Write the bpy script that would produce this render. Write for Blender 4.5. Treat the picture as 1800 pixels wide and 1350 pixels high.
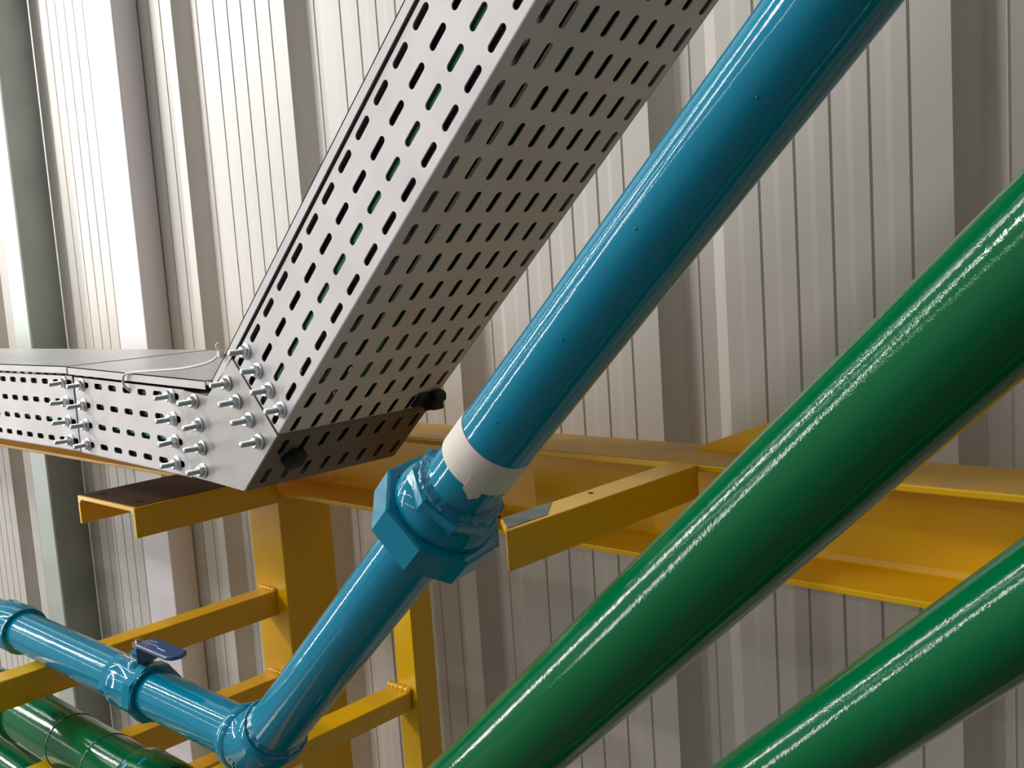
import bpy, bmesh, math, random
from mathutils import Vector, Matrix
random.seed(7)
scene = bpy.context.scene
COL = scene.collection
for o in list(bpy.data.objects):
    bpy.data.objects.remove(o, do_unlink=True)

H = 1.6                      # height of the camera over the floor; x runs along the wall, y into it

# ------------------------------------------------------------------ camera
cd = bpy.data.cameras.new('camera'); cam = bpy.data.objects.new('camera', cd); COL.objects.link(cam)
cd.sensor_width = 36.0; cd.sensor_fit = 'HORIZONTAL'; cd.lens = 1751.5 * 36 / 1800
cd.clip_start = 0.02; cd.clip_end = 60
right = Vector((0.7375, 0.6720, -0.0671)); fwd = Vector((-0.6748, 0.7295, -0.1119)).normalized()
up = right.cross(fwd).normalized(); right = fwd.cross(up).normalized()
R = Matrix((right, up, -fwd)).transposed()
cam.matrix_world = Matrix.Translation((0, 0, H)) @ R.to_4x4()
scene.camera = cam

# ------------------------------------------------------------------ light, world, exposure
scene.view_settings.view_transform = 'Standard'; scene.view_settings.look = 'None'
scene.view_settings.gamma = 1; scene.view_settings.use_curve_mapping = False
scene.view_settings.exposure = 0.0

world = bpy.data.worlds.new('hall_light'); scene.world = world; world.use_nodes = True
nt = world.node_tree; nt.nodes.clear()
wo = nt.nodes.new('ShaderNodeOutputWorld'); bg = nt.nodes.new('ShaderNodeBackground')
tc = nt.nodes.new('ShaderNodeTexCoord'); dp = nt.nodes.new('ShaderNodeVectorMath'); dp.operation = 'DOT_PRODUCT'
dp.inputs[1].default_value = (-0.60, -0.55, 0.58)
rp = nt.nodes.new('ShaderNodeValToRGB')
mr = nt.nodes.new('ShaderNodeMapRange'); mr.inputs['From Min'].default_value = -1; mr.inputs['From Max'].default_value = 1
nt.links.new(tc.outputs['Generated'], dp.inputs[0]); nt.links.new(dp.outputs['Value'], mr.inputs['Value'])
nt.links.new(mr.outputs['Result'], rp.inputs['Fac']); nt.links.new(rp.outputs['Color'], bg.inputs['Color'])
e = rp.color_ramp.elements
e[0].position = 0.15; e[0].color = (0.015, 0.014, 0.013, 1)
e[1].position = 0.95; e[1].color = (0.40, 0.40, 0.40, 1)
m_ = e.new(0.55); m_.color = (0.072, 0.070, 0.068, 1)
bg.inputs['Strength'].default_value = 1.0
nt.links.new(bg.outputs[0], wo.inputs[0])

def aim(o, d):
    o.rotation_euler = Vector(d).to_track_quat('-Z', 'Y').to_euler()
sd = bpy.data.lights.new('daylight_sun', 'SUN'); sun = bpy.data.objects.new('daylight_sun', sd); COL.objects.link(sun)
sd.energy = 0.8; sd.angle = math.radians(5); sd.color = (1.0, 0.965, 0.93)
sun.location = (-3, -3, 4); aim(sun, (0.68, 0.52, -0.52))

def area(name, loc, target, sx, sy, power, color=(1, 1, 1)):
    d = bpy.data.lights.new(name, 'AREA'); d.shape = 'RECTANGLE'; d.size = sx; d.size_y = sy; d.energy = power; d.color = color
    o = bpy.data.objects.new(name, d); COL.objects.link(o); o.location = loc; aim(o, Vector(target) - Vector(loc))
    return o
def tube_row(y, z, width, power, x0=-16.0, x1=-1.2):
    d = bpy.data.lights.new('tube_row', 'AREA'); d.shape = 'RECTANGLE'; d.size = x1 - x0; d.size_y = width; d.energy = power; d.color = (1, 0.985, 0.965)
    o = bpy.data.objects.new('tube_row', d); COL.objects.link(o); o.location = ((x0 + x1) / 2, y, z)
    ang = math.atan2(0.6 - y, z - H)          # face the rack
    o.rotation_euler = (ang, 0, 0)
tube_row(-0.15, 3.9, 0.04, 56)
tube_row(-2.2, 3.9, 0.03, 52)
tube_row(-5.0, 3.6, 0.03, 62)
def tall_window(x, y, width, power):           # narrow tall daylight openings at the left end of the hall
    o = area('tall_window', (x, y, 2.9), (-0.7, 0.5, 2.9), width, 4.6, power, (1, 0.99, 0.98)); return o
tall_window(-4.6, -0.70, 0.035, 58)
tall_window(-4.6, -2.70, 0.035, 62)
gd = area('left_wall_fill', (-3.1, -0.5, 2.7), (-2.12, 0.95, 2.12), 0.3, 0.7, 3.6, (1, 1, 1)); gd.data.spread = math.radians(42)  # unseen lamp added to brighten the left end of the wall

# ------------------------------------------------------------------ materials
def srgb(r, g, b):
    f = lambda c: (c / 255 / 12.92) if c / 255 <= 0.04045 else ((c / 255 + 0.055) / 1.055) ** 2.4
    return (f(r), f(g), f(b), 1)

def mat(name, c, rough=0.5, metal=0.0, coat=0.0, bump=0.0, bscale=200, mott=0.0, mscale=20, c2=None, rv=0.0, stretch=None, spec=0.5):
    m = bpy.data.materials.new(name); m.use_nodes = True
    n = m.node_tree; b = n.nodes['Principled BSDF']
    b.inputs['Base Color'].default_value = c; b.inputs['Roughness'].default_value = rough
    b.inputs['Metallic'].default_value = metal; b.inputs['Coat Weight'].default_value = coat
    b.inputs['Coat Roughness'].default_value = 0.06; b.inputs['Specular IOR Level'].default_value = spec
    t = n.nodes.new('ShaderNodeTexCoord'); vec = t.outputs['Object']
    if stretch:
        mp = n.nodes.new('ShaderNodeMapping'); mp.inputs['Scale'].default_value = stretch
        n.links.new(vec, mp.inputs['Vector']); vec = mp.outputs['Vector']
    if mott or rv:
        no = n.nodes.new('ShaderNodeTexNoise'); no.inputs['Scale'].default_value = mscale; no.inputs['Detail'].default_value = 6
        n.links.new(vec, no.inputs['Vector'])
        if mott:
            mx = n.nodes.new('ShaderNodeMix'); mx.data_type = 'RGBA'
            mx.inputs['A'].default_value = c; mx.inputs['B'].default_value = c2 or (c[0] * .6, c[1] * .6, c[2] * .6, 1)
            r = n.nodes.new('ShaderNodeMapRange'); r.inputs['From Min'].default_value = 0.42; r.inputs['From Max'].default_value = 0.75
            r.inputs['To Max'].default_value = mott
            n.links.new(no.outputs['Fac'], r.inputs['Value']); n.links.new(r.outputs['Result'], mx.inputs['Factor'])
            n.links.new(mx.outputs['Result'], b.inputs['Base Color'])
        if rv:
            r2 = n.nodes.new('ShaderNodeMapRange'); r2.inputs['To Min'].default_value = max(0, rough - rv); r2.inputs['To Max'].default_value = rough + rv
            n.links.new(no.outputs['Fac'], r2.inputs['Value']); n.links.new(r2.outputs['Result'], b.inputs['Roughness'])
    if bump:
        nb = n.nodes.new('ShaderNodeTexNoise'); nb.inputs['Scale'].default_value = bscale; nb.inputs['Detail'].default_value = 3
        n.links.new(vec, nb.inputs['Vector'])
        bm_ = n.nodes.new('ShaderNodeBump'); bm_.inputs['Strength'].default_value = bump; bm_.inputs['Distance'].default_value = 0.001
        n.links.new(nb.outputs['Fac'], bm_.inputs['Height']); n.links.new(bm_.outputs['Normal'], b.inputs['Normal'])
        n.links.new(bm_.outputs['Normal'], b.inputs['Coat Normal'])
    return m

M = {}
M['wall'] = mat('white_sheet_paint', srgb(204, 199, 191), rough=0.38, bump=0.05, bscale=30, mott=0.10, mscale=6, c2=srgb(190, 184, 176))
M['floor'] = mat('grey_concrete', srgb(112, 104, 96), rough=0.7, bump=0.2, bscale=60, mott=0.4, mscale=5)
M['whitepost'] = mat('glossy_white_paint', srgb(240, 235, 238), rough=0.3)
M['darksteel'] = mat('darker_galvanised_steel', srgb(150, 158, 150), rough=0.5, metal=0.35, mott=0.5, mscale=9, c2=srgb(112, 122, 116), bump=0.1, bscale=60)
M['zinc'] = mat('galvanised_sheet', srgb(226, 221, 221), rough=0.55, metal=0.12, mott=0.22, mscale=18, c2=srgb(180, 174, 172), rv=0.1)
M['gusset'] = mat('brushed_galvanised_sheet', srgb(180, 176, 173), rough=0.45, metal=0.35, mott=0.55, mscale=14, c2=srgb(158, 152, 148), rv=0.14)
M['lid'] = mat('galvanised_lid_sheet', srgb(196, 196, 198), rough=0.40, metal=0.45, mott=0.25, mscale=9, c2=srgb(165, 165, 167), rv=0.1)
M['bolt'] = mat('zinc_plated_bolt', srgb(222, 230, 232), rough=0.28, metal=0.8)
M['yellow'] = mat('yellow_enamel', srgb(242, 188, 0), rough=0.33, coat=0.15, bump=0.14, bscale=70, mott=0.22, mscale=16, c2=srgb(216, 152, 6), rv=0.08)
M['yellowdust'] = mat('dusty_yellow_enamel', srgb(205, 158, 60), rough=0.6, bump=0.2, bscale=90, mott=0.85, mscale=22, c2=srgb(172, 140, 112))
M['rust'] = mat('rust_brown_bare_steel', srgb(66, 42, 28), rough=0.6, bump=0.4, bscale=120, mott=0.6, mscale=40, c2=srgb(96, 60, 36))
M['blue'] = mat('turquoise_blue_enamel', srgb(0, 138, 172), rough=0.08, bump=0.12, bscale=90, rv=0.05, mscale=30, mott=0.12, c2=srgb(16, 148, 182), spec=0.5)
M['bluerough'] = mat('lumpy_turquoise_weld_paint', srgb(14, 130, 166), rough=0.25, coat=0.7, bump=0.9, bscale=260)
M['green'] = mat('dark_green_enamel', srgb(0, 104, 58), rough=0.07, bump=0.09, bscale=520, rv=0.03, mscale=40, spec=0.42)
M['tape'] = mat('white_masking_tape', srgb(232, 222, 212), rough=0.65, bump=0.25, bscale=90)
M['navy'] = mat('navy_plastic_sleeve', srgb(40, 86, 142), rough=0.25, coat=0.6)
M['steel'] = mat('bright_steel', srgb(200, 198, 192), rough=0.25, metal=0.9)
M['nylon'] = mat('white_nylon', srgb(236, 232, 228), rough=0.4)
M['black'] = mat('black_rubber', srgb(14, 14, 15), rough=0.6, bump=0.5, bscale=140)
M['cable'] = mat('green_cable_jacket', srgb(20, 120, 78), rough=0.4)
M['ink'] = mat('pale_print', srgb(205, 215, 235), rough=0.5)
M['slotfill'] = mat('dark_slot_fill', srgb(22, 22, 24), rough=0.45)  # stands in for the shade inside the closed tray

# ------------------------------------------------------------------ building helpers
def V(x, y, z): return Vector((x, y, z))

def obj(name, bm, m, parent=None, smooth=None, origin=None):
    """link one mesh object. Geometry is given in world coordinates (camera height = 0)."""
    off = Vector((0, 0, H))
    o0 = Vector(parent['_o']) if parent is not None else (Vector(origin) if origin is not None else Vector((0, 0, 0)))
    if parent is None and origin is None:
        o0 = Vector((0, 0, 0))
        if len(bm.verts):
            xs = [v.co.x for v in bm.verts]; ys = [v.co.y for v in bm.verts]; zs = [v.co.z for v in bm.verts]
            o0 = V((min(xs) + max(xs)) / 2, (min(ys) + max(ys)) / 2, min(zs)) + off
    for v in bm.verts: v.co = v.co + off - o0
    bmesh.ops.recalc_face_normals(bm, faces=bm.faces)
    me = bpy.data.meshes.new(name); bm.to_mesh(me); bm.free()
    me.materials.append(m)
    o = bpy.data.objects.new(name, me); COL.objects.link(o)
    if smooth:
        for p in me.polygons: p.use_smooth = True
        try: me.set_sharp_from_angle(angle=math.radians(smooth))
        except Exception: pass
    if parent is not None: o.parent = parent
    else: o.location = o0
    o['_o'] = tuple(o0)
    return o

def thing(name, label, cat, loc, group=None):
    o = bpy.data.objects.new(name, None); COL.objects.link(o)
    o.empty_display_size = 0.02
    o.location = V(*loc) + Vector((0, 0, H)); o['_o'] = tuple(o.location)
    o['label'] = label; o['category'] = cat
    if group: o['group'] = group
    return o

def tag(o, label, cat, group=None):
    o['label'] = label; o['category'] = cat
    if group: o['group'] = group
    return o

def add_prism(bm, pts, ext):
    """closed polygon pts (Vectors) pushed along ext"""
    ext = Vector(ext)
    a = [bm.verts.new(p) for p in pts]; b = [bm.verts.new(p + ext) for p in pts]
    bm.faces.new(a); bm.faces.new(b[::-1]); n = len(a)
    for i in range(n): bm.faces.new((a[i], b[i], b[(i + 1) % n], a[(i + 1) % n]))

def add_box(bm, x0, x1, y0, y1, z0, z1):
    add_prism(bm, [V(x0, y0, z0), V(x1, y0, z0), V(x1, y1, z0), V(x0, y1, z0)], (0, 0, z1 - z0))

def frame(axis):
    a = Vector(axis).normalized()
    t = Vector((0, 1, 0)) if abs(a.y) < 0.9 else Vector((0, 0, 1))
    p = a.cross(t).normalized(); q = a.cross(p).normalized()
    return a, p, q

def add_lathe(bm, base, axis, prof, seg=48, cap=True, phase=0.0, r_fn=None):
    """prof: list of (distance along axis, radius)"""
    a, p, q = frame(axis); base = Vector(base); rings = []
    for (s, r) in prof:
        ring = []
        for i in range(seg):
            an = phase + 2 * math.pi * i / seg
            rr = r * (r_fn(s, an) if r_fn else 1)
            ring.append(bm.verts.new(base + a * s + (p * math.cos(an) + q * math.sin(an)) * rr))
        rings.append(ring)
    for k in range(len(rings) - 1):
        for i in range(seg):
            j = (i + 1) % seg
            bm.faces.new((rings[k][i], rings[k][j], rings[k + 1][j], rings[k + 1][i]))
    if cap:
        bm.faces.new(rings[0][::-1]); bm.faces.new(rings[-1])

def lathe_obj(name, base, axis, prof, m, parent=None, seg=48, smooth=35, **k):
    bm = bmesh.new(); add_lathe(bm, base, axis, prof, seg, **k); return obj(name, bm, m, parent, smooth=smooth)

def add_tube(bm, pts, r, seg=12, cap=True):
    pts = [Vector(p) for p in pts]; rings = []
    t0 = (pts[1] - pts[0]).normalized(); _, p, q = frame(t0)
    for i, c in enumerate(pts):
        t = (pts[min(i + 1, len(pts) - 1)] - pts[max(i - 1, 0)]).normalized()
        p = (p - t * p.dot(t)).normalized(); q = t.cross(p)
        rr = r(i) if callable(r) else r
        rings.append([bm.verts.new(c + (p * math.cos(2 * math.pi * k / seg) + q * math.sin(2 * math.pi * k / seg)) * rr) for k in range(seg)])
    for k in range(len(rings) - 1):
        for i in range(seg):
            j = (i + 1) % seg
            bm.faces.new((rings[k][i], rings[k][j], rings[k + 1][j], rings[k + 1][i]))
    if cap: bm.faces.new(rings[0][::-1]); bm.faces.new(rings[-1])

def smooth_path(pts, n=10):
    pts = [Vector(p) for p in pts]; out = []
    P = [pts[0] * 2 - pts[1]] + pts + [pts[-1] * 2 - pts[-2]]
    for i in range(1, len(P) - 2):
        for k in range(n):
            t = k / n
            out.append(0.5 * ((2 * P[i]) + (P[i + 1] - P[i - 1]) * t + (2 * P[i - 1] - 5 * P[i] + 4 * P[i + 1] - P[i + 2]) * t * t
                              + (-P[i - 1] + 3 * P[i] - 3 * P[i + 1] + P[i + 2]) * t ** 3))
    out.append(pts[-1]); return out

def bevel(o, w, seg=2, ang=40):
    md = o.modifiers.new('bevel', 'BEVEL'); md.width = w; md.segments = seg; md.limit_method = 'ANGLE'; md.angle_limit = math.radians(ang)
    md.harden_normals = False
    return o

# ------------------------------------------------------------------ setting: corrugated wall and floor
PITCH = 0.3267; Y0 = 0.95; DEP = 0.026
def wall_profile(x_from, x_to):
    pts = []
    k0 = math.floor((x_from + 0.556) / PITCH) - 1
    k = k0
    while True:
        D = -0.556 + k * PITCH                     # pan starts (near face)
        if D > x_to: break
        pts.append((D, Y0))
        w = 0.2374
        g = [0.0443, 0.0843, 0.1229, 0.1624, 0.2004]
        prev = 0.0
        for gi in g:
            mid = (prev + gi) / 2
            pts.append((D + mid - 0.004, Y0)); pts.append((D + mid + 0.002, Y0 - 0.0004))
            pts.append((D + gi - 0.0022, Y0 - 0.0004)); pts.append((D + gi, Y0 + 0.0022)); pts.append((D + gi + 0.0012, Y0))
            prev = gi
        pts.append((D + w, Y0))
        pts.append((D + w + 0.0185, Y0 + DEP))
        pts.append((D + w + 0.0185 + 0.020, Y0 + DEP)); pts.append((D + w + 0.0185 + 0.0215, Y0 + DEP - 0.0015)); pts.append((D + w + 0.0185 + 0.023, Y0 + DEP))
        pts.append((D + PITCH - 0.0285, Y0 + DEP))
        k += 1
    return pts
bm = bmesh.new()
pf = wall_profile(-6.2, 1.6)
lo = [bm.verts.new((x, y, -H)) for x, y in pf]; hi = [bm.verts.new((x, y, 2.4)) for x, y in pf]
for i in range(len(pf) - 1): bm.faces.new((lo[i], lo[i + 1], hi[i + 1], hi[i]))
lo2 = [bm.verts.new((x, y + 0.03, -H)) for x, y in ((pf[0][0], Y0), (pf[-1][0], Y0))]
wall = obj('wall_back', bm, M['wall'], origin=(0, 0, 0)); wall['kind'] = 'structure'
sm = wall.modifiers.new('thickness', 'SOLIDIFY'); sm.thickness = 0.0012; sm.offset = 0
bm = bmesh.new(); add_box(bm, -6.2, 1.6, -3.5, 1.05, -H - 0.1, -H)
fl = obj('floor', bm, M['floor'], origin=(0, 0, 0)); fl['kind'] = 'structure'

# white box post and dark steel post standing against the wall
bm = bmesh.new(); add_box(bm, -1.845, -1.738, 0.898, 0.9485, -H, 2.4)
o = obj('wall_post', bm, M['whitepost']); bevel(o, 0.003)
tag(o, 'smooth bright white box post standing against the corrugated wall, right of the dark grey post', 'post')
t = thing('steel_post', 'dark grey-green galvanised steel post at the far left against the corrugated wall', 'post', (-2.233, 0.91, -H))
bm = bmesh.new()
add_box(bm, -2.272, -2.194, 0.872, 0.876, -H, 2.4)
obj('flange', bm, mat('pale_galvanised_flange', srgb(196, 204, 196), rough=0.45, metal=0.35, mott=0.3, mscale=8, c2=srgb(170, 182, 176)), t)
bm = bmesh.new(); add_box(bm, -2.198, -2.194, 0.8762, 0.9485, -H, 2.4); obj('web', bm, M['darksteel'], t)  # web mottled darker than the front flange

# ------------------------------------------------------------------ yellow rack
rack = thing('pipe_rack', 'yellow painted steel rack carrying the cable tray and the blue and green pipes', 'rack', (-1.213, 0.82, -H))
YB = 0.774; ZT = -0.188
def channel_beam():
    bm = bmesh.new()
    t = 0.006; yb = 0.862; z0 = ZT - 0.0995
    r = 0.004
    prof = [(YB, ZT), (yb, ZT), (yb, z0), (YB, z0), (YB, z0 + t), (yb - 0.030 - r, z0 + t + 0.004), (yb - 0.030, z0 + t + 0.010),
            (yb - 0.030, ZT - t - 0.010), (yb - 0.030 - r, ZT - t - 0.004), (YB, ZT - t)]
    add_prism(bm, [V(-3.2, y, z) for y, z in prof], (3.9, 0, 0))
    return bm
o = obj('beam', channel_beam(), M['yellow'], rack); bevel(o, 0.0012)
bm = bmesh.new(); add_box(bm, -3.2, 0.7, YB + 0.002, 0.860, ZT + 0.0001, ZT + 0.0009)
o = obj('dust_layer', bm, M['yellowdust'], rack); o['label'] = 'dusty tan top of the beam'
# wide column under the beam
bm = bmesh.new(); add_box(bm, -1.252, -1.1737, YB + 0.0, 0.862, -H + 0.008, ZT - 0.1)
o = obj('post', bm, M['yellow'], rack); bevel(o, 0.003, 3)
bm = bmesh.new(); add_box(bm, -1.30, -1.12, 0.73, 0.90, -H, -H + 0.008); obj('base_plate', bm, M['yellow'], rack)
# slim angle post further right
bm = bmesh.new()
xa, xb, ya = -0.8075, -0.7775, 0.660
add_prism(bm, [V(xa, ya, -H), V(xb, ya, -H), V(xb, ya + 0.030, -H), V(xb - 0.005, ya + 0.030, -H), V(xb - 0.005, ya + 0.005, -H), V(xa, ya + 0.005, -H)], (0, 0, H - 0.235))
o = obj('post', bm, M['yellow'], rack); o['label'] = 'slim yellow angle post'; bevel(o, 0.001)
bm = bmesh.new(); add_box(bm, -0.807, -0.778, 0.6655, YB + 0.001, -0.272, -0.238); obj('post_bracket', bm, M['yellow'], rack)
def rung(x0, x1, y0, y1, ztop, h, nm='rung'):
    bm = bmesh.new(); add_box(bm, x0, x1, y0, y1, ztop - h, ztop)
    o = obj(nm, bm, M['yellow'], rack); bevel(o, 0.002, 2); return o
rung(-1.2345, -1.2010, 0.20, YB + 0.001, -0.4295, 0.036)
rung(-1.2345, -1.2010, 0.20, YB + 0.001, -0.5545, 0.036)
rung(-1.2345, -1.2010, 0.20, YB + 0.001, -0.6370, 0.036)
rung(-0.8190, -0.7855, 0.20, 0.6595, -0.4362, 0.020)
rung(-0.8190, -0.7855, 0.20, 0.6595, -0.6370, 0.036)
# weld beads
def weld(pts, r=0.003):
    bm = bmesh.new(); path = smooth_path(pts, 8)
    add_tube(bm, path, lambda i: r * (1 + 0.25 * math.sin(i * 1.9)), 8)
    return obj('weld_bead', bm, M['yellow'], rack, smooth=60)
weld([V(-1.236, YB - 0.001, -0.4285), V(-1.218, YB - 0.002, -0.4275), V(-1.200, YB - 0.001, -0.4285)], 0.0035)
weld([V(-0.820, 0.6585, -0.4352), V(-0.803, 0.6578, -0.4342), V(-0.785, 0.6585, -0.4352)], 0.0035)
weld([V(-1.236, YB - 0.001, -0.5535), V(-1.218, YB - 0.002, -0.5525), V(-1.200, YB - 0.001, -0.5535)], 0.0035)
# wide channel arm under the tray
ux0, ux1, uy0, uz, uh, ut = -1.333, -1.1737, 0.566, -0.2595, 0.0385, 0.0055
bm = bmesh.new()
prof = [(ux0, uz), (ux1, uz), (ux1, uz - uh), (ux1 - ut, uz - uh), (ux1 - ut, uz - ut - 0.004), (ux1 - ut - 0.006, uz - ut), (ux0 + ut + 0.006, uz - ut),
        (ux0 + ut, uz - ut - 0.004), (ux0 + ut, uz - uh), (ux0, uz - uh)]
add_prism(bm, [V(x, uy0, z) for x, z in prof], (0, YB - uy0 + 0.001, 0))
arm = obj('bracket_arm', bm, M['yellow'], rack); bevel(arm, 0.001)
arm['label'] = 'wide channel bracket arm with rust-brown top'
bm = bmesh.new()
add_prism(bm, [V(ux0 + 0.002, uy0 + 0.003, uz), V(ux1 - 0.005, uy0 + 0.004, uz), V(ux1 - 0.004, YB - 0.002, uz), V(ux0 + 0.002, YB - 0.002, uz)], (0, 0, 0.0006))
obj('rusty_top', bm, M['rust'], arm)
for hx, hy in ((-1.304, 0.588), (-1.204, 0.588)):
    bm = bmesh.new(); add_lathe(bm, V(hx, hy, uz + 0.0006), (0, 0, 1), [(0, 0.0050), (0.0004, 0.0050)], 20)
    obj('bolt_hole', bm, M['black'], arm)
weld([V(-1.335, YB - 0.001, -0.2585), V(-1.25, YB - 0.002, -0.2575), V(-1.174, YB - 0.001, -0.2585)], 0.003)
# flat bearer under the tray, fixed to the beam
bm = bmesh.new(); add_box(bm, -1.12, -1.06, 0.600, YB + 0.002, -0.2110, -0.2055)
obj('tray_bearer', bm, M['yellow'], rack)
# narrow angle arm at the right of the union
ax0, ax1, ay0 = -0.521, -0.491, 0.514
bm = bmesh.new()
add_prism(bm, [V(ax0, ay0, ZT), V(ax1, ay0, ZT), V(ax1, ay0, ZT - 0.031), V(ax1 - 0.005, ay0, ZT - 0.031), V(ax1 - 0.005, ay0, ZT - 0.005), V(ax0, ay0, ZT - 0.005)], (0, YB - ay0 + 0.001, 0))
for v in bm.verts:
    if abs(v.co.y - ay0) < 1e-5: v.co.y += (ax1 - v.co.x) / (ax1 - ax0) * 0.026
arm2 = obj('bracket_arm', bm, M['yellow'], rack); bevel(arm2, 0.001); arm2['label'] = 'narrow angle bracket arm with sunlit top'
bm = bmesh.new(); add_lathe(bm, V(-0.511, 0.64, ZT), (0, 0, 1), [(0, 0.0022), (0.0004, 0.0022)], 16); obj('bolt_hole', bm, M['black'], arm2)
bm = bmesh.new(); add_prism(bm, [V(-0.520, 0.541, ZT), V(-0.496, 0.521, ZT), V(-0.496, 0.566, ZT), V(-0.520, 0.600, ZT)], (0, 0, 0.0005))
obj('bare_patch', bm, mat('worn_grey_blue_patch', srgb(128, 128, 122), rough=0.6, mott=0.8, mscale=50, c2=srgb(40, 110, 130)), arm2)
bm = bmesh.new(); add_tube(bm, smooth_path([V(-0.530, 0.5285, -0.2045), V(-0.5165, 0.5285, -0.2015), V(-0.5172, 0.5285, -0.190), V(-0.5155, 0.5285, -0.1770), V(-0.519, 0.5300, -0.1715), V(-0.523, 0.5345, -0.1760), V(-0.5205, 0.5385, -0.1868)], 6), 0.0011, 8)
tw = obj('tie_wire', bm, M['black'], smooth=60); tag(tw, 'short dark twisted wire hanging at the end of the narrow bracket arm beside the union', 'wire')
# gusset behind green pipe where another member leaves the beam
bm = bmesh.new(); add_prism(bm, [V(-0.530, 0.835, ZT), V(-0.530, 0.835, ZT + 0.003), V(-0.440, 0.835, ZT + 0.036), V(-0.440, 0.835, ZT)], (0.0, 0.027, 0.0))
obj('brace', bm, M['yellow'], rack)

# ------------------------------------------------------------------ perforated cable tray
YS, YF, TH = 0.55, 0.75, 0.0012
NR = Vector((0, -1, 0))
def slotted_panel(bm, O, du, dv, dn, U0, U1, V0, V1, su, sv, sl=0.0240, sw=0.0073, pu=0.036, th=TH):
    """sheet spanned by du (length) and dv; slot centres at su x sv; dn = outward normal"""
    O, du, dv, dn = Vector(O), Vector(du), Vector(dv), Vector(dn)
    P = lambda u, v, k: O + du * u + dv * v - dn * (th * k)
    su = sorted(su); sv = sorted(sv)
    def quad(u0, u1, v0, v1):
        if u1 - u0 < 1e-6 or v1 - v0 < 1e-6: return
        for k in (0, 1):
            bm.faces.new([bm.verts.new(P(a, b, k)) for a, b in ((u0, v0), (u1, v0), (u1, v1), (u0, v1))])
    def cut(c, lo_, hi_, half):
        b = []
        for i, x in enumerate(c):
            a0 = lo_ if i == 0 and False else (x - half if i == 0 else (c[i - 1] + x) / 2)
            a1 = x + half if i == len(c) - 1 else (x + c[i + 1]) / 2
            b.append((max(lo_, a0), min(hi_, a1)))
        return b
    if not su or not sv:
        quad(U0, U1, V0, V1)
    else:
        cu = cut(su, U0, U1, pu / 2); cv = cut(sv, V0, V1, 0.0062 + sw / 2)
        quad(U0, U1, V0, cv[0][0]); quad(U0, U1, cv[-1][1], V1)
        quad(U0, cu[0][0], cv[0][0], cv[-1][1]); quad(cu[-1][1], U1, cv[0][0], cv[-1][1])
        n = 6; r = sw / 2; h = sl / 2 - r
        for (ua, ub), uc in zip(cu, su):
            for (va, vb), vc in zip(cv, sv):
                top = [(uc + h + r * math.cos(t), vc + r * math.sin(t)) for t in [math.pi / 2 * i / n for i in range(n + 1)]] + \
                      [(uc - h - r * math.sin(t), vc + r * math.cos(t)) for t in [math.pi / 2 * i / n for i in range(n + 1)]]
                bot = [(u, 2 * vc - v) for u, v in top]
                if ub < uc + h + r or ua > uc - h - r: continue
                for k in (0, 1):
                    bm.faces.new([bm.verts.new(P(a, b, k)) for a, b in [(ub, vc), (ub, vb), (ua, vb), (ua, vc)] + top[::-1]])
                    bm.faces.new([bm.verts.new(P(a, b, k)) for a, b in [(ub, vc), (ub, va), (ua, va), (ua, vc)] + bot[::-1]])
                ring = top + bot[::-1][1:-1]
                f0 = [bm.verts.new(P(a, b, 0)) for a, b in ring]; f1 = [bm.verts.new(P(a, b, 1)) for a, b in ring]
                m = len(ring)
                for i in range(m): bm.faces.new((f0[i], f1[i], f1[(i + 1) % m], f0[(i + 1) % m]))
    # rim
    for a, b in (((U0, V0), (U1, V0)), ((U1, V0), (U1, V1)), ((U1, V1), (U0, V1)), ((U0, V1), (U0, V0))):
        bm.faces.new([bm.verts.new(P(*a, 0)), bm.verts.new(P(*b, 0)), bm.verts.new(P(*b, 1)), bm.verts.new(P(*a, 1))])

ROWS4 = [0.0140, 0.0390, 0.0645, 0.0900]
ROWS8 = [0.0145 + 0.0250 * i for i in range(8)]
RB = 0.0025
def corner_strip(bm, O, du, dv, U0, U1):
    O, du, dv = Vector(O), Vector(du), Vector(dv); rr = []
    for i in range(7):
        t = math.pi / 2 * i / 6
        # from side (y = YS) to bottom (v = 0)
        y = RB * (1 - math.cos(t)); v = RB * (1 - math.sin(t))
        rr.append((bm.verts.new(O + du * U0 + dv * v + V(0, y, 0)), bm.verts.new(O + du * U1 + dv * v + V(0, y, 0))))
    for a, b in zip(rr[:-1], rr[1:]): bm.faces.new((a[0], a[1], b[1], b[0]))

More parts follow.
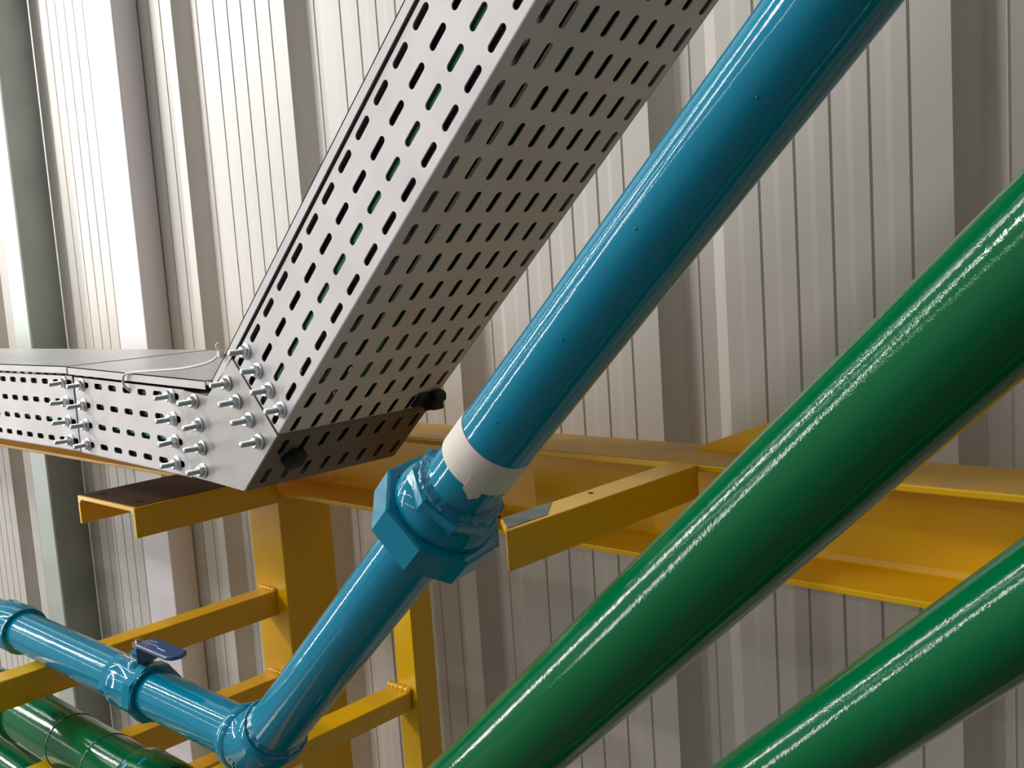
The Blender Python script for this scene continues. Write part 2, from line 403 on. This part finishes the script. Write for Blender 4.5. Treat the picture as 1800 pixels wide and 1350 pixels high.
def tray_section(name, label, O, du, U0, U1, s_side, s_bot, lid_u0, lid_u1, sl=0.0205, botU0=None, group='perforated cable tray sections'):
    """O = lower near edge reference; du along; dv up across the side"""
    du = Vector(du).normalized(); dv = Vector((-du.z, 0, du.x)); O = Vector(O)
    t = thing(name, label, 'cable tray', tuple(O + du * (U0 + U1) / 2), group)
    bm = bmesh.new()
    slotted_panel(bm, O, du, dv, (0, -1, 0), U0, U1, RB, 0.0985, s_side, ROWS4, sl=sl)
    corner_strip(bm, O, du, dv, U0, U1)
    obj('side_panel', bm, M['zinc'], t, smooth=30)
    bm = bmesh.new()
    slotted_panel(bm, O, du, (0, 1, 0), -dv, botU0 if botU0 is not None else U0, U1, RB, YF - YS, s_bot, ROWS8, sl=sl)
    obj('bottom_panel', bm, M['zinc'], t)
    bm = bmesh.new()
    slotted_panel(bm, O + V(0, YF - YS, 0), du, dv, (0, 1, 0), U0, U1, 0, 0.0985, s_side, ROWS4, sl=sl)
    obj('side_panel', bm, M['zinc'], t)
    # lid with folded lips
    bm = bmesh.new(); e_ = 0.0018; zl = 0.1115
    a = O + dv * zl
    add_prism(bm, [a + du * lid_u0 + V(0, -e_, 0), a + du * lid_u0 + V(0, YF - YS + e_, 0), a + du * lid_u0 + V(0, YF - YS + e_, 0) - dv * TH, a + du * lid_u0 + V(0, -e_, 0) - dv * TH], du * (lid_u1 - lid_u0))
    lid = obj('lid', bm, M['lid'], t)
    for y0, y1 in ((-e_, -e_ + TH), (YF - YS + e_ - TH, YF - YS + e_)):
        bm = bmesh.new(); add_prism(bm, [a + du * lid_u0 + V(0, y0, 0), a + du * lid_u0 + V(0, y1, 0), a + du * lid_u0 + V(0, y1, 0) - dv * 0.0095, a + du * lid_u0 + V(0, y0, 0) - dv * 0.0095], du * (lid_u1 - lid_u0))
        obj('lip', bm, M['zinc'], lid)
    return t, O, du, dv

# one bolt: rod with nut and washer, pointing to -y
def bolt_parts():
    bm = bmesh.new(); prof = [(-0.002, 0.0029)]
    L = 0.0205; n = 14
    for i in range(n):
        prof += [(0.007 + (L - 0.007) * i / n, 0.0025), (0.007 + (L - 0.007) * (i + 0.5) / n, 0.0030)]
    prof += [(L, 0.0024)]
    add_lathe(bm, (0, 0, 0), (0, -1, 0), prof, 14); rod = bm
    bm = bmesh.new(); add_lathe(bm, (0, 0, 0), (0, -1, 0), [(0.0016, 0.0056), (0.0022, 0.0062), (0.0062, 0.0062), (0.0068, 0.0054)], 6, phase=0.3); nut = bm
    bm = bmesh.new(); add_lathe(bm, (0, 0, 0), (0, -1, 0), [(0.0001, 0.0082), (0.0010, 0.0082), (0.0020, 0.0066)], 28); wash = bm
    out = []
    for nm, b in (('bolt', rod), ('nut', nut), ('washer', wash)):
        bmesh.ops.recalc_face_normals(b, faces=b.faces)
        me = bpy.data.meshes.new(nm); b.to_mesh(me); b.free(); me.materials.append(M['bolt'])
        if nm != 'nut':
            for p in me.polygons: p.use_smooth = True
            me.set_sharp_from_angle(angle=math.radians(40))
        out.append(me)
    return out
BR, BN, BW = bolt_parts()
def place_bolt(parent, P):
    loc = Vector(P) + Vector((0, 0, H)) - Vector(parent['_o'])
    b = bpy.data.objects.new('bolt', BR); COL.objects.link(b); b.parent = parent; b.location = loc
    b.rotation_euler = (random.uniform(-.05, .05), random.uniform(0, 1.0), random.uniform(-.04, .04))
    b['_o'] = (0, 0, 0)
    b.scale = (1, random.uniform(0.92, 1.1), 1)
    for nm, me in (('nut', BN), ('washer', BW)):
        c = bpy.data.objects.new(nm, me); COL.objects.link(c); c.parent = b; c['_o'] = (0, 0, 0)

# slanted run
F = V(-0.8226, YS, -0.1426); U = Vector((0.7409, 0, 0.6716)).normalized()
pit = 0.0362
ss = [0.0128 + pit * k for k in range(0, 24)]
slant, O, du, dv = tray_section('cable_tray', 'perforated galvanised cable tray section climbing steeply to the upper right', F, U, 0.0, 0.88, ss, ss, -0.046, 0.88, botU0=-0.0002, sl=0.0240)
for v_ in ROWS4: place_bolt(slant, O + du * 0.0232 + dv * (v_ - 0.001) + V(0, -0.0002, 0))

# elbow piece
el = thing('tray_elbow', 'plain bright galvanised elbow plate joining the level tray to the climbing tray', 'cable tray elbow', (-0.92, YS, -0.205))
DV = Vector((-U.z, 0, U.x))
poly = [V(-0.9932, YS - 0.0018, -0.1990), V(-0.8916, YS - 0.0018, -0.2052), V(-0.8232, YS - 0.0018, -0.1432), (F + DV * 0.0995) + V(-0.0006, -0.0018, 0), V(-0.944, YS - 0.0018, -0.1085), V(-0.9932, YS - 0.0018, -0.1040)]
bm = bmesh.new(); add_prism(bm, poly, (0, TH, 0)); obj('side_plate', bm, M['gusset'], el)
bm = bmesh.new(); add_prism(bm, [p + V(0, YF - YS + TH + 0.0014, 0) for p in poly], (0, TH, 0)); obj('side_plate', bm, M['gusset'], el)
for x, z in ((-0.9709, -0.1151), (-0.9662, -0.1406), (-0.9650, -0.1652), (-0.9681, -0.1905)): place_bolt(el, (x, YS - 0.0019, z))
for v_, w_ in ((0.0900, -0.0266), (0.0665, -0.0281), (0.0400, -0.0258), (0.0150, -0.0296)): place_bolt(el, F + U * w_ + DV * v_ + V(0, -0.0019, 0))
# lower perforated closing plate of the elbow (faces down right)
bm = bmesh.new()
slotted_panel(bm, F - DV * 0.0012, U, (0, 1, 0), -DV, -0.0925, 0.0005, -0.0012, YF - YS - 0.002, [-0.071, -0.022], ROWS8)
obj('lower_plate', bm, mat('shaded_galvanised_sheet', srgb(122, 114, 108), rough=0.5, metal=0.4, mott=0.3, mscale=20), el)  # shade on this plate put into a darker sheet colour
bm = bmesh.new(); slotted_panel(bm, V(-0.9932, YS, -0.1995), Vector((0.1016, 0, -0.0062)).normalized(), (0, 1, 0), (0, 0, -1), 0, 0.1018, 0, YF - YS, [], [])
obj('bottom_plate', bm, M['zinc'], el)

# level run
S2d = Vector((1, 0, -0.030)).normalized()
S2O = V(-1.268, YS, -0.1940)
slots2 = [(-1.2019 + 0.0364 * k + 1.268) for k in range(5)]
bx = [slots2[0] - 0.0364, slots2[-1] + 0.0364]
sec2, O2, d2, v2 = tray_section('cable_tray', 'short level tray section between the elbow plate and the next tray joint', S2O, S2d, 0.0012, 0.2710, [bx[0]] + slots2 + [bx[1]], slots2, -0.0105, 0.318)
for v_ in ROWS4:
    place_bolt(sec2, O2 + d2 * 0.0235 + v2 * v_ + V(0, -0.0002, 0)); place_bolt(sec2, O2 + d2 * 0.2435 + v2 * v_ + V(0, -0.0002, 0))
S1d = Vector((1, 0, -0.0005)).normalized()
S1O = V(-1.270, YS + 0.0001, -0.1930)
slots1 = [(-1.3180 - 0.0355 * k + 1.270) for k in range(0, 44)]
sec1, O1, d1, v1 = tray_section('cable_tray', 'level perforated tray section running out of the picture at the left edge', S1O, S1d, -1.6, 0.0, slots1 + [-0.0125], slots1, -1.6, -0.0095)
for v_ in ROWS4: place_bolt(sec1, O1 + d1 * -0.0225 + v1 * v_ + V(0, -0.0002, 0))

# green cables seen through the slots; black ones added to make the slots dark
def cable(label, yy, zz, r, m, grp):
    bm = bmesh.new()
    n_ = zz
    pts = [V(-2.75, yy, -0.1930 + n_), V(-1.9, yy + 0.001, -0.1930 + n_), V(-1.3, yy, -0.1925 + n_), V(-1.1, yy, -0.1985 + n_), V(-0.99, yy, -0.2005 + n_)]
    base = F + U * 0.05 + DV * n_; base.y = yy
    pts += [V(-0.905, yy, -0.180 + n_ * 0.92), base]
    for s in (0.2, 0.4, 0.6, 0.84):
        q = F + U * s + DV * n_; q.y = yy + random.uniform(-.0006, .0006); pts.append(q)
    add_tube(bm, smooth_path(pts, 6), r, 10)
    o = obj('cable_or_slot_fill', bm, m, smooth=60); tag(o, label, 'cable', grp); return o
cable('green cable inside the tray, seen through the third slot row of its side', 0.5580, 0.0400, 0.0055, M['cable'], 'green cables in the tray')
cable('green cable lying in the tray seen through the slots of its underside', 0.6150, 0.0088, 0.0060, M['cable'], 'green cables in the tray')
rows = ((0.5630, 0.0870, 0.0095, 'behind the topmost slot row of the side'), (0.5630, 0.0640, 0.0095, 'behind the second slot row of the side, just above the green one'),
        (0.5630, 0.0150, 0.0095, 'behind the lowest slot row of the side'), (0.5900, 0.0130, 0.0095, 'behind the second slot row underneath, beside the green cable'),
        (0.6395, 0.0130, 0.0108, 'behind the fourth slot row underneath, counted from the near edge'), (0.6645, 0.0130, 0.0108, 'behind the fifth slot row underneath, counted from the near edge'),
        (0.6893, 0.0130, 0.0108, 'behind the sixth slot row underneath, counted from the near edge'), (0.7140, 0.0130, 0.0108, 'behind the seventh slot row underneath, counted from the near edge'),
        (0.7370, 0.0130, 0.0100, 'behind the slot row nearest the wall underneath'))
for yy, vv, r, where in rows:
    cable('black strand added for the shade ' + where, yy, vv, r, M['slotfill'], 'added black strands in the tray')

# white cable tie at the inner corner
tie = thing('cable_tie', 'white plastic cable tie knotted at the tray corner, its tail lying over the lid', 'cable tie', (-0.89, YS, -0.07))
bm = bmesh.new()
K = F + U * -0.008 + DV * 0.1135 + V(0, -0.001, 0)
pts = [K + V(-0.002, -0.003, 0.001), K + V(-0.030, 0.0, -0.0085), V(-0.985, 0.5465, -0.0795), V(-1.055, 0.5465, -0.0835), V(-1.100, 0.5465, -0.0862), V(-1.1165, 0.5455, -0.0885), V(-1.121, 0.5445, -0.094), V(-1.121, 0.5450, -0.1015), V(-1.117, 0.5485, -0.1075)]
add_tube(bm, smooth_path(pts, 8), 0.0015, 8); obj('tail', bm, M['nylon'], tie, smooth=60)
bm = bmesh.new(); add_prism(bm, [K + V(-.004, -.006, -.004), K + V(.002, -.006, -.002), K + V(.001, -.006, .004), K + V(-.005, -.006, .003)], (0, 0.006, 0)); bevel(obj('head', bm, M['nylon'], tie), 0.0008)
bm = bmesh.new(); add_tube(bm, smooth_path([K + V(-.003, -.003, .002), K + V(-.006, -.004, .008), K + V(-.004, -.003, .012)], 5), 0.0016, 8); obj('end', bm, M['nylon'], tie, smooth=60)

# black round foot and black clamp under the tray
def on_bottom(s, y, d=0.0): 
    q = F + U * s - DV * d; q.y = YS + y; return q
bm = bmesh.new()
add_lathe(bm, on_bottom(-0.042, 0.034, 0.0013), -DV, [(0, 0.0125), (0.004, 0.0135), (0.009, 0.0125), (0.012, 0.008)], 28, r_fn=lambda s, a: 1 + 0.05 * math.sin(5 * a))
rc = obj('rubber_cap', bm, M['black'], el, smooth=50); rc['label'] = 'round black rubber cap'
clamp = thing('rubber_clamp', 'lumpy black rubber block hanging at the far lower edge of the climbing tray', 'clamp', tuple(on_bottom(0.02, 0.19)))
bm = bmesh.new()
c0 = on_bottom(0.020, 0.1935, 0.0)
pl = [c0 + U * a - DV * b for a, b in ((-0.015, 0.001), (0.012, 0.001), (0.014, 0.009), (0.008, 0.015), (0.003, 0.013), (-0.003, 0.019), (-0.009, 0.013), (-0.015, 0.010))]
add_prism(bm, [p + V(0, -0.010, 0) for p in pl], (0, 0.016, 0)); bevel(obj('block', bm, M['black'], clamp), 0.002)
bm = bmesh.new(); add_prism(bm, [c0 + U * a - DV * b + V(0, -0.011, 0) for a, b in ((-0.014, 0.0012), (0.010, 0.0012), (0.006, 0.006), (-0.010, 0.006))], (0, -0.016, 0)); bevel(obj('tongue', bm, M['black'], clamp), 0.001)

# ------------------------------------------------------------------ pipes
PU = Vector((0.7266, 0, 0.6870)).normalized(); PW = Vector((-PU.z, 0, PU.x))
def axis_pt(off, s, y=0.46):
    return V(PW.x * off + PU.x * s, y, PW.z * off + PU.z * s)
def isect(off, z):
    return (off - PW.z * z) / PW.x
YP = 0.46; BO = 0.2262; ZB = -0.405
xb_ = isect(BO, ZB); EB = V(xb_, YP, ZB); sE = EB.dot(PU)

def bend(bm, A, B, C, r, R_, seg=40, n=14, ext=0.0):
    """pipe bend from direction A->B to B->C with centreline radius R_"""
    d1_ = (B - A).normalized(); d2_ = (C - B).normalized()
    ang = d1_.angle(d2_); tlen = R_ * math.tan(ang / 2)
    p0 = B - d1_ * tlen; nrm = (d2_ - d1_ * d2_.dot(d1_)).normalized(); cen = p0 + nrm * R_
    pts = [p0 - d1_ * ext] if ext else []
    for i in range(n + 1):
        a = ang * i / n
        pts.append(cen - nrm * R_ * math.cos(a) + d1_ * R_ * math.sin(a))
    if ext: pts.append(pts[-1] + d2_ * ext)
    add_tube(bm, pts, r, seg); return tlen

lower = thing('blue_pipe', 'lower turquoise blue pipe run with ball valve and elbow, rising to the big hexagonal union', 'pipe', (-1.0, YP, ZB - 0.024))
X = Vector((1, 0, 0))
# level pipe left of the valve, right of the valve
lathe_obj('pipe_segment', V(-2.7, YP, ZB), X, [(0, 0.024), (2.7 - 1.016, 0.024)], M['blue'], lower, 64)
lathe_obj('pipe_segment', V(-0.950, YP, ZB), X, [(0, 0.0238), (xb_ - 0.026 + 0.950, 0.0238)], M['blue'], lower, 64)
# coupling at far left
lathe_obj('coupling', V(-1.345, YP, ZB), X, [(0, 0.025), (0.002, 0.0285), (0.006, 0.0295), (0.062, 0.0295), (0.066, 0.0285), (0.067, 0.0242)], M['blue'], lower, 64)
# elbow
bm = bmesh.new(); bend(bm, V(-1, YP, ZB), EB, EB + PU, 0.0285, 0.048, seg=56, n=18, ext=0.004)
obj('elbow', bm, M['blue'], lower, smooth=50)
lathe_obj('elbow_collar', V(xb_ - 0.034, YP, ZB), X, [(0, 0.0245), (0.001, 0.0290), (0.004, 0.0305), (0.011, 0.0305), (0.014, 0.0285)], M['blue'], lower, 64)
lathe_obj('elbow_collar', EB + PU * 0.018, PU, [(0, 0.0285), (0.003, 0.0308), (0.011, 0.0308), (0.015, 0.029), (0.016, 0.0252)], M['blue'], lower, 64)
lathe_obj('weld_ring', EB + PU * 0.0345, PU, [(0, 0.0272), (0.004, 0.0258), (0.006, 0.0246)], M['bluerough'], lower, 64, r_fn=lambda s, a: 1 + 0.02 * math.sin(17 * a + 3 * s))
# riser up to union
lathe_obj('pipe_segment', EB + PU * 0.022, PU, [(0, 0.0252), (-0.497 - sE - 0.022, 0.0252)], M['blue'], lower, 64)

# ball valve
valve = obj('ball_valve', (lambda b: (add_lathe(b, V(-1.010, YP, ZB), X, [(0, 0.0245), (0.001, 0.0285), (0.010, 0.0285), (0.013, 0.0275), (0.040, 0.0285), (0.046, 0.0290), (0.060, 0.0285)], 56), b)[1])(bmesh.new()), M['blue'], lower, smooth=35)
lathe_obj('hex_end', V(-0.968, YP, ZB), X, [(0, 0.0290), (0.0015, 0.0312), (0.0155, 0.0312), (0.017, 0.0290)], M['blue'], valve, 8, smooth=None, phase=math.radians(12))
lathe_obj('hex_end', V(-1.026, YP, ZB), X, [(0, 0.0250), (0.001, 0.0268), (0.0155, 0.0268), (0.016, 0.0250)], M['blue'], valve, 8, smooth=None, phase=math.radians(5))
bm = bmesh.new(); add_lathe(bm, V(-0.978, YP, ZB + 0.020), (0, 0, 1), [(0, 0.0135), (0.010, 0.0125), (0.013, 0.0095), (0.020, 0.009)], 24)
obj('bonnet', bm, M['blue'], valve, smooth=40)
bm = bmesh.new(); add_lathe(bm, V(-0.978, YP, ZB + 0.039), (0, 0, 1), [(0, 0.004), (0.006, 0.004), (0.006, 0.0062), (0.011, 0.0062), (0.0112, 0.003), (0.014, 0.003)], 6)
obj('stem_nut', bm, M['steel'], valve)
hz = -0.3530
bm = bmesh.new()      # rounded lever plate
x0, x1, yc, hw = -0.957, -0.886, 0.4570, 0.0115
out = [V(x0, yc - hw, hz), ]
for i in range(13):
    a = -math.pi / 2 + math.pi * i / 12
    out.append(V(x1 - hw * 0.9 + hw * 0.9 * math.cos(a), yc + hw * math.sin(a), hz))
out.append(V(x0, yc + hw, hz))
add_prism(bm, out, (0, 0, 0.0045)); handle = bevel(obj('handle', bm, M['navy'], valve), 0.0018, 3); handle['label'] = 'navy blue lever handle'
bm = bmesh.new(); add_box(bm, x0, x0 + 0.004, yc - hw, yc + hw, hz - 0.017, hz + 0.0005); bevel(obj('handle_tab', bm, M['navy'], valve), 0.001)
bm = bmesh.new(); add_box(bm, -0.990, x0 + 0.002, yc - 0.008, yc + 0.008, hz - 0.0180, hz - 0.0155); bevel(obj('lever_strap', bm, M['steel'], valve), 0.0006)
# worn pale print on the handle (illegible in the photo)
bm = bmesh.new(); zt = hz + 0.0047
def stroke(pts, r=0.00035): add_tube(bm, [V(a, b, zt) for a, b in pts], r, 6)
rr = random.Random(3)
for row, (ya_, xa_, n_) in enumerate(((yc + 0.0035, -0.950, 4), (yc - 0.0015, -0.944, 6))):
    for k in range(n_):
        xx = xa_ + k * 0.0034
        stroke([(xx, ya_ - 0.0014), (xx + 0.0009, ya_ + 0.0013), (xx + 0.0018, ya_ - 0.0004), (xx + 0.0025, ya_ + 0.0012 * rr.choice((-1, 1)))])
stroke([(-0.924, yc - 0.0035), (-0.908, yc - 0.0040)], 0.0004)
obj('print', bm, M['ink'], handle)

# union: hexagonal nut on the lower run, tail and upper pipe above
SN = -0.496
lathe_obj('union_nut', axis_pt(BO, SN), PU, [(0, 0.0435), (0.0015, 0.0462), (0.0250, 0.0466), (0.0262, 0.0445), (0.0262, 0.0385), (0.0240, 0.0380)], M['blue'], lower, 8, smooth=None, phase=math.radians(31))
lathe_obj('union_neck', axis_pt(BO, SN - 0.006), PU, [(0, 0.0258), (0.003, 0.029), (0.0062, 0.031)], M['blue'], lower, 48)
upper = thing('blue_pipe', 'upper turquoise blue pipe above the union, wrapped with a white tape band', 'pipe', tuple(axis_pt(BO, -0.47)))
lathe_obj('union_collar', axis_pt(BO, SN + 0.0242), PU, [(0, 0.0372), (0.003, 0.0378), (0.008, 0.0372), (0.015, 0.0350), (0.018, 0.032)], M['blue'], upper, 56)
lathe_obj('union_tail', axis_pt(BO, SN + 0.0355), PU, [(0, 0.0335), (0.001, 0.0355), (0.0130, 0.0355), (0.0145, 0.0330)], M['blue'], upper, 8, smooth=None, phase=math.radians(3.75))
lathe_obj('weld_ring', axis_pt(BO, SN + 0.0510), PU, [(-0.001, 0.0315), (0.0006, 0.0308), (0.002, 0.0282), (0.0035, 0.0268)], M['bluerough'], upper, 72, r_fn=lambda s, a: 1 + 0.015 * math.sin(23 * a) + 0.01 * math.sin(41 * a + 1))
lathe_obj('pipe_segment', axis_pt(BO, SN + 0.050), PU, [(0, 0.0266), (1.15, 0.0266)], M['blue'], upper, 96)
tape = lathe_obj('tape_band', axis_pt(BO, -0.4195), PU, [(0, 0.02665), (0.0002, 0.0272), (0.0275, 0.0272), (0.0277, 0.02665)], M['tape'], upper, 96, r_fn=lambda s, a: 1 + 0.003 * math.sin(3 * a))
bm = bmesh.new()     # loose tape end
a_, p_, q_ = frame(PU)
def cyl(s, an, r): return axis_pt(BO, s) + (p_ * math.cos(an) + q_ * math.sin(an)) * r
rA = 0.02745
# loose tape end: a curved patch on the side towards the viewer
def ang_of(vec):
    v = Vector(vec); v = v - PU * v.dot(PU)
    return math.atan2(v.dot(q_), v.dot(p_))
a_view = ang_of(-(axis_pt(BO, -0.42)))
a_dn = ang_of(-PW)
def lerp_ang(a, b, t):
    d = (b - a + math.pi) % (2 * math.pi) - math.pi
    return a + d * t
g = []
for i in range(9):
    an = lerp_ang(a_view, a_dn, 0.05 + 0.42 * i / 8)
    s0 = -0.4195 - 0.0075 * (1 - abs(i - 5) / 7.0) - (0.001 if i in (4, 5) else 0)
    g.append((bm.verts.new(cyl(s0, an, rA + 0.0002)), bm.verts.new(cyl(-0.41, an, rA))))
for a, b in zip(g[:-1], g[1:]): bm.faces.new((a[0], b[0], b[1], a[1]))
fo = obj('tape_end', bm, M['tape'], tape); sm_ = fo.modifiers.new('t', 'SOLIDIFY'); sm_.thickness = 0.0003
# paint runs on the blue pipe
bm = bmesh.new()
for s, t_ in ((-0.33, .30), (-0.365, .0), (-0.21, -.1), (-0.29, .05), (-0.12, .2)):
    an = lerp_ang(a_view, a_dn, t_ - 0.2)
    c = cyl(s, an, 0.0265); bm = bmesh.new(); bmesh.ops.create_icosphere(bm, subdivisions=2, radius=0.0008, matrix=Matrix.Translation(c))
    obj('paint_drip', bm, M['blue'], upper, smooth=180)
# paint drips under the big elbow
bm = bmesh.new()
for k in range(9):
    an = -1.9 + 0.06 * k
    c = V(xb_ - 0.012 + 0.004 * (k % 3), YP - 0.0288 * math.cos(0.2 + 0.11 * k), ZB - 0.0288 * math.sin(0.2 + 0.11 * k))
    bm = bmesh.new(); bmesh.ops.create_icosphere(bm, subdivisions=2, radius=0.0009 + 0.0004 * (k % 2), matrix=Matrix.Translation(c))
    obj('paint_drip', bm, M['blue'], lower, smooth=180)

# green pipes: level run on the rungs, elbow below the picture, long climb to the upper right
def green(label, off, z, y, r, y2, r2, coll=None):
    t = thing('green_pipe', label, 'pipe', (-1.0, y, z - r))
    xg = isect(off, z); E_ = V(xg, y, z)
    lathe_obj('pipe_segment', V(-2.7, y, z), X, [(0, r), (xg - 0.05 + 2.7, r)], M['green'], t, 72)
    bm = bmesh.new(); bend(bm, V(-1, y, z), E_, E_ + PU, r2 * 1.12, 0.10, seg=56, n=20, ext=0.006); obj('elbow', bm, M['green'], t, smooth=50)
    lathe_obj('pipe_segment', E_ + PU * 0.036, PU, [(0, r2), (1.35, r2)], M['green'], t, 110)
    return t
gA = green('thicker dark green pipe climbing diagonally, the one nearer the blue pipe', 0.0747, -0.5200, 0.460, 0.0330, 0.460, 0.0316)
for xx in (-1.176, -1.085): lathe_obj('weld_ring', V(xx, 0.46, -0.52), X, [(0, 0.0331), (0.001, 0.0338), (0.003, 0.0338), (0.004, 0.0331)], M['green'], gA, 64)
cA = lathe_obj('collar', V(-1.010, 0.46, -0.52), X, [(0, 0.0332), (0.002, 0.0375), (0.006, 0.0385), (0.060, 0.0385), (0.066, 0.036)], M['green'], gA, 64)
lathe_obj('collar', V(-1.40, 0.46, -0.52), X, [(0, 0.0332), (0.002, 0.037), (0.090, 0.037), (0.094, 0.0332)], M['green'], gA, 64)
for dx, an in ((0.014, 0.95), (0.030, 1.35), (0.018, 0.35)):
    nrm = V(0, -math.cos(an), math.sin(an)); c = V(-1.010 + dx, 0.46, -0.52) + nrm * 0.0385
    bm = bmesh.new(); bmesh.ops.create_uvsphere(bm, u_segments=16, v_segments=8, radius=0.0038, matrix=Matrix.Translation(c) @ nrm.to_track_quat('Z', 'Y').to_matrix().to_4x4() @ Matrix.Diagonal((0.8, 1.6, 0.12, 1)))
    b_ = obj('paint_spot', bm, M['blue'], gA, smooth=60); b_['label'] = 'blue paint drip on the green collar'
gB = green('thinner dark green pipe climbing diagonally at the lower right corner', -0.0310, -0.6125, 0.460, 0.0245, 0.460, 0.0242)

# strip any helper props
for o in bpy.data.objects:
    if '_o' in o: del o['_o']
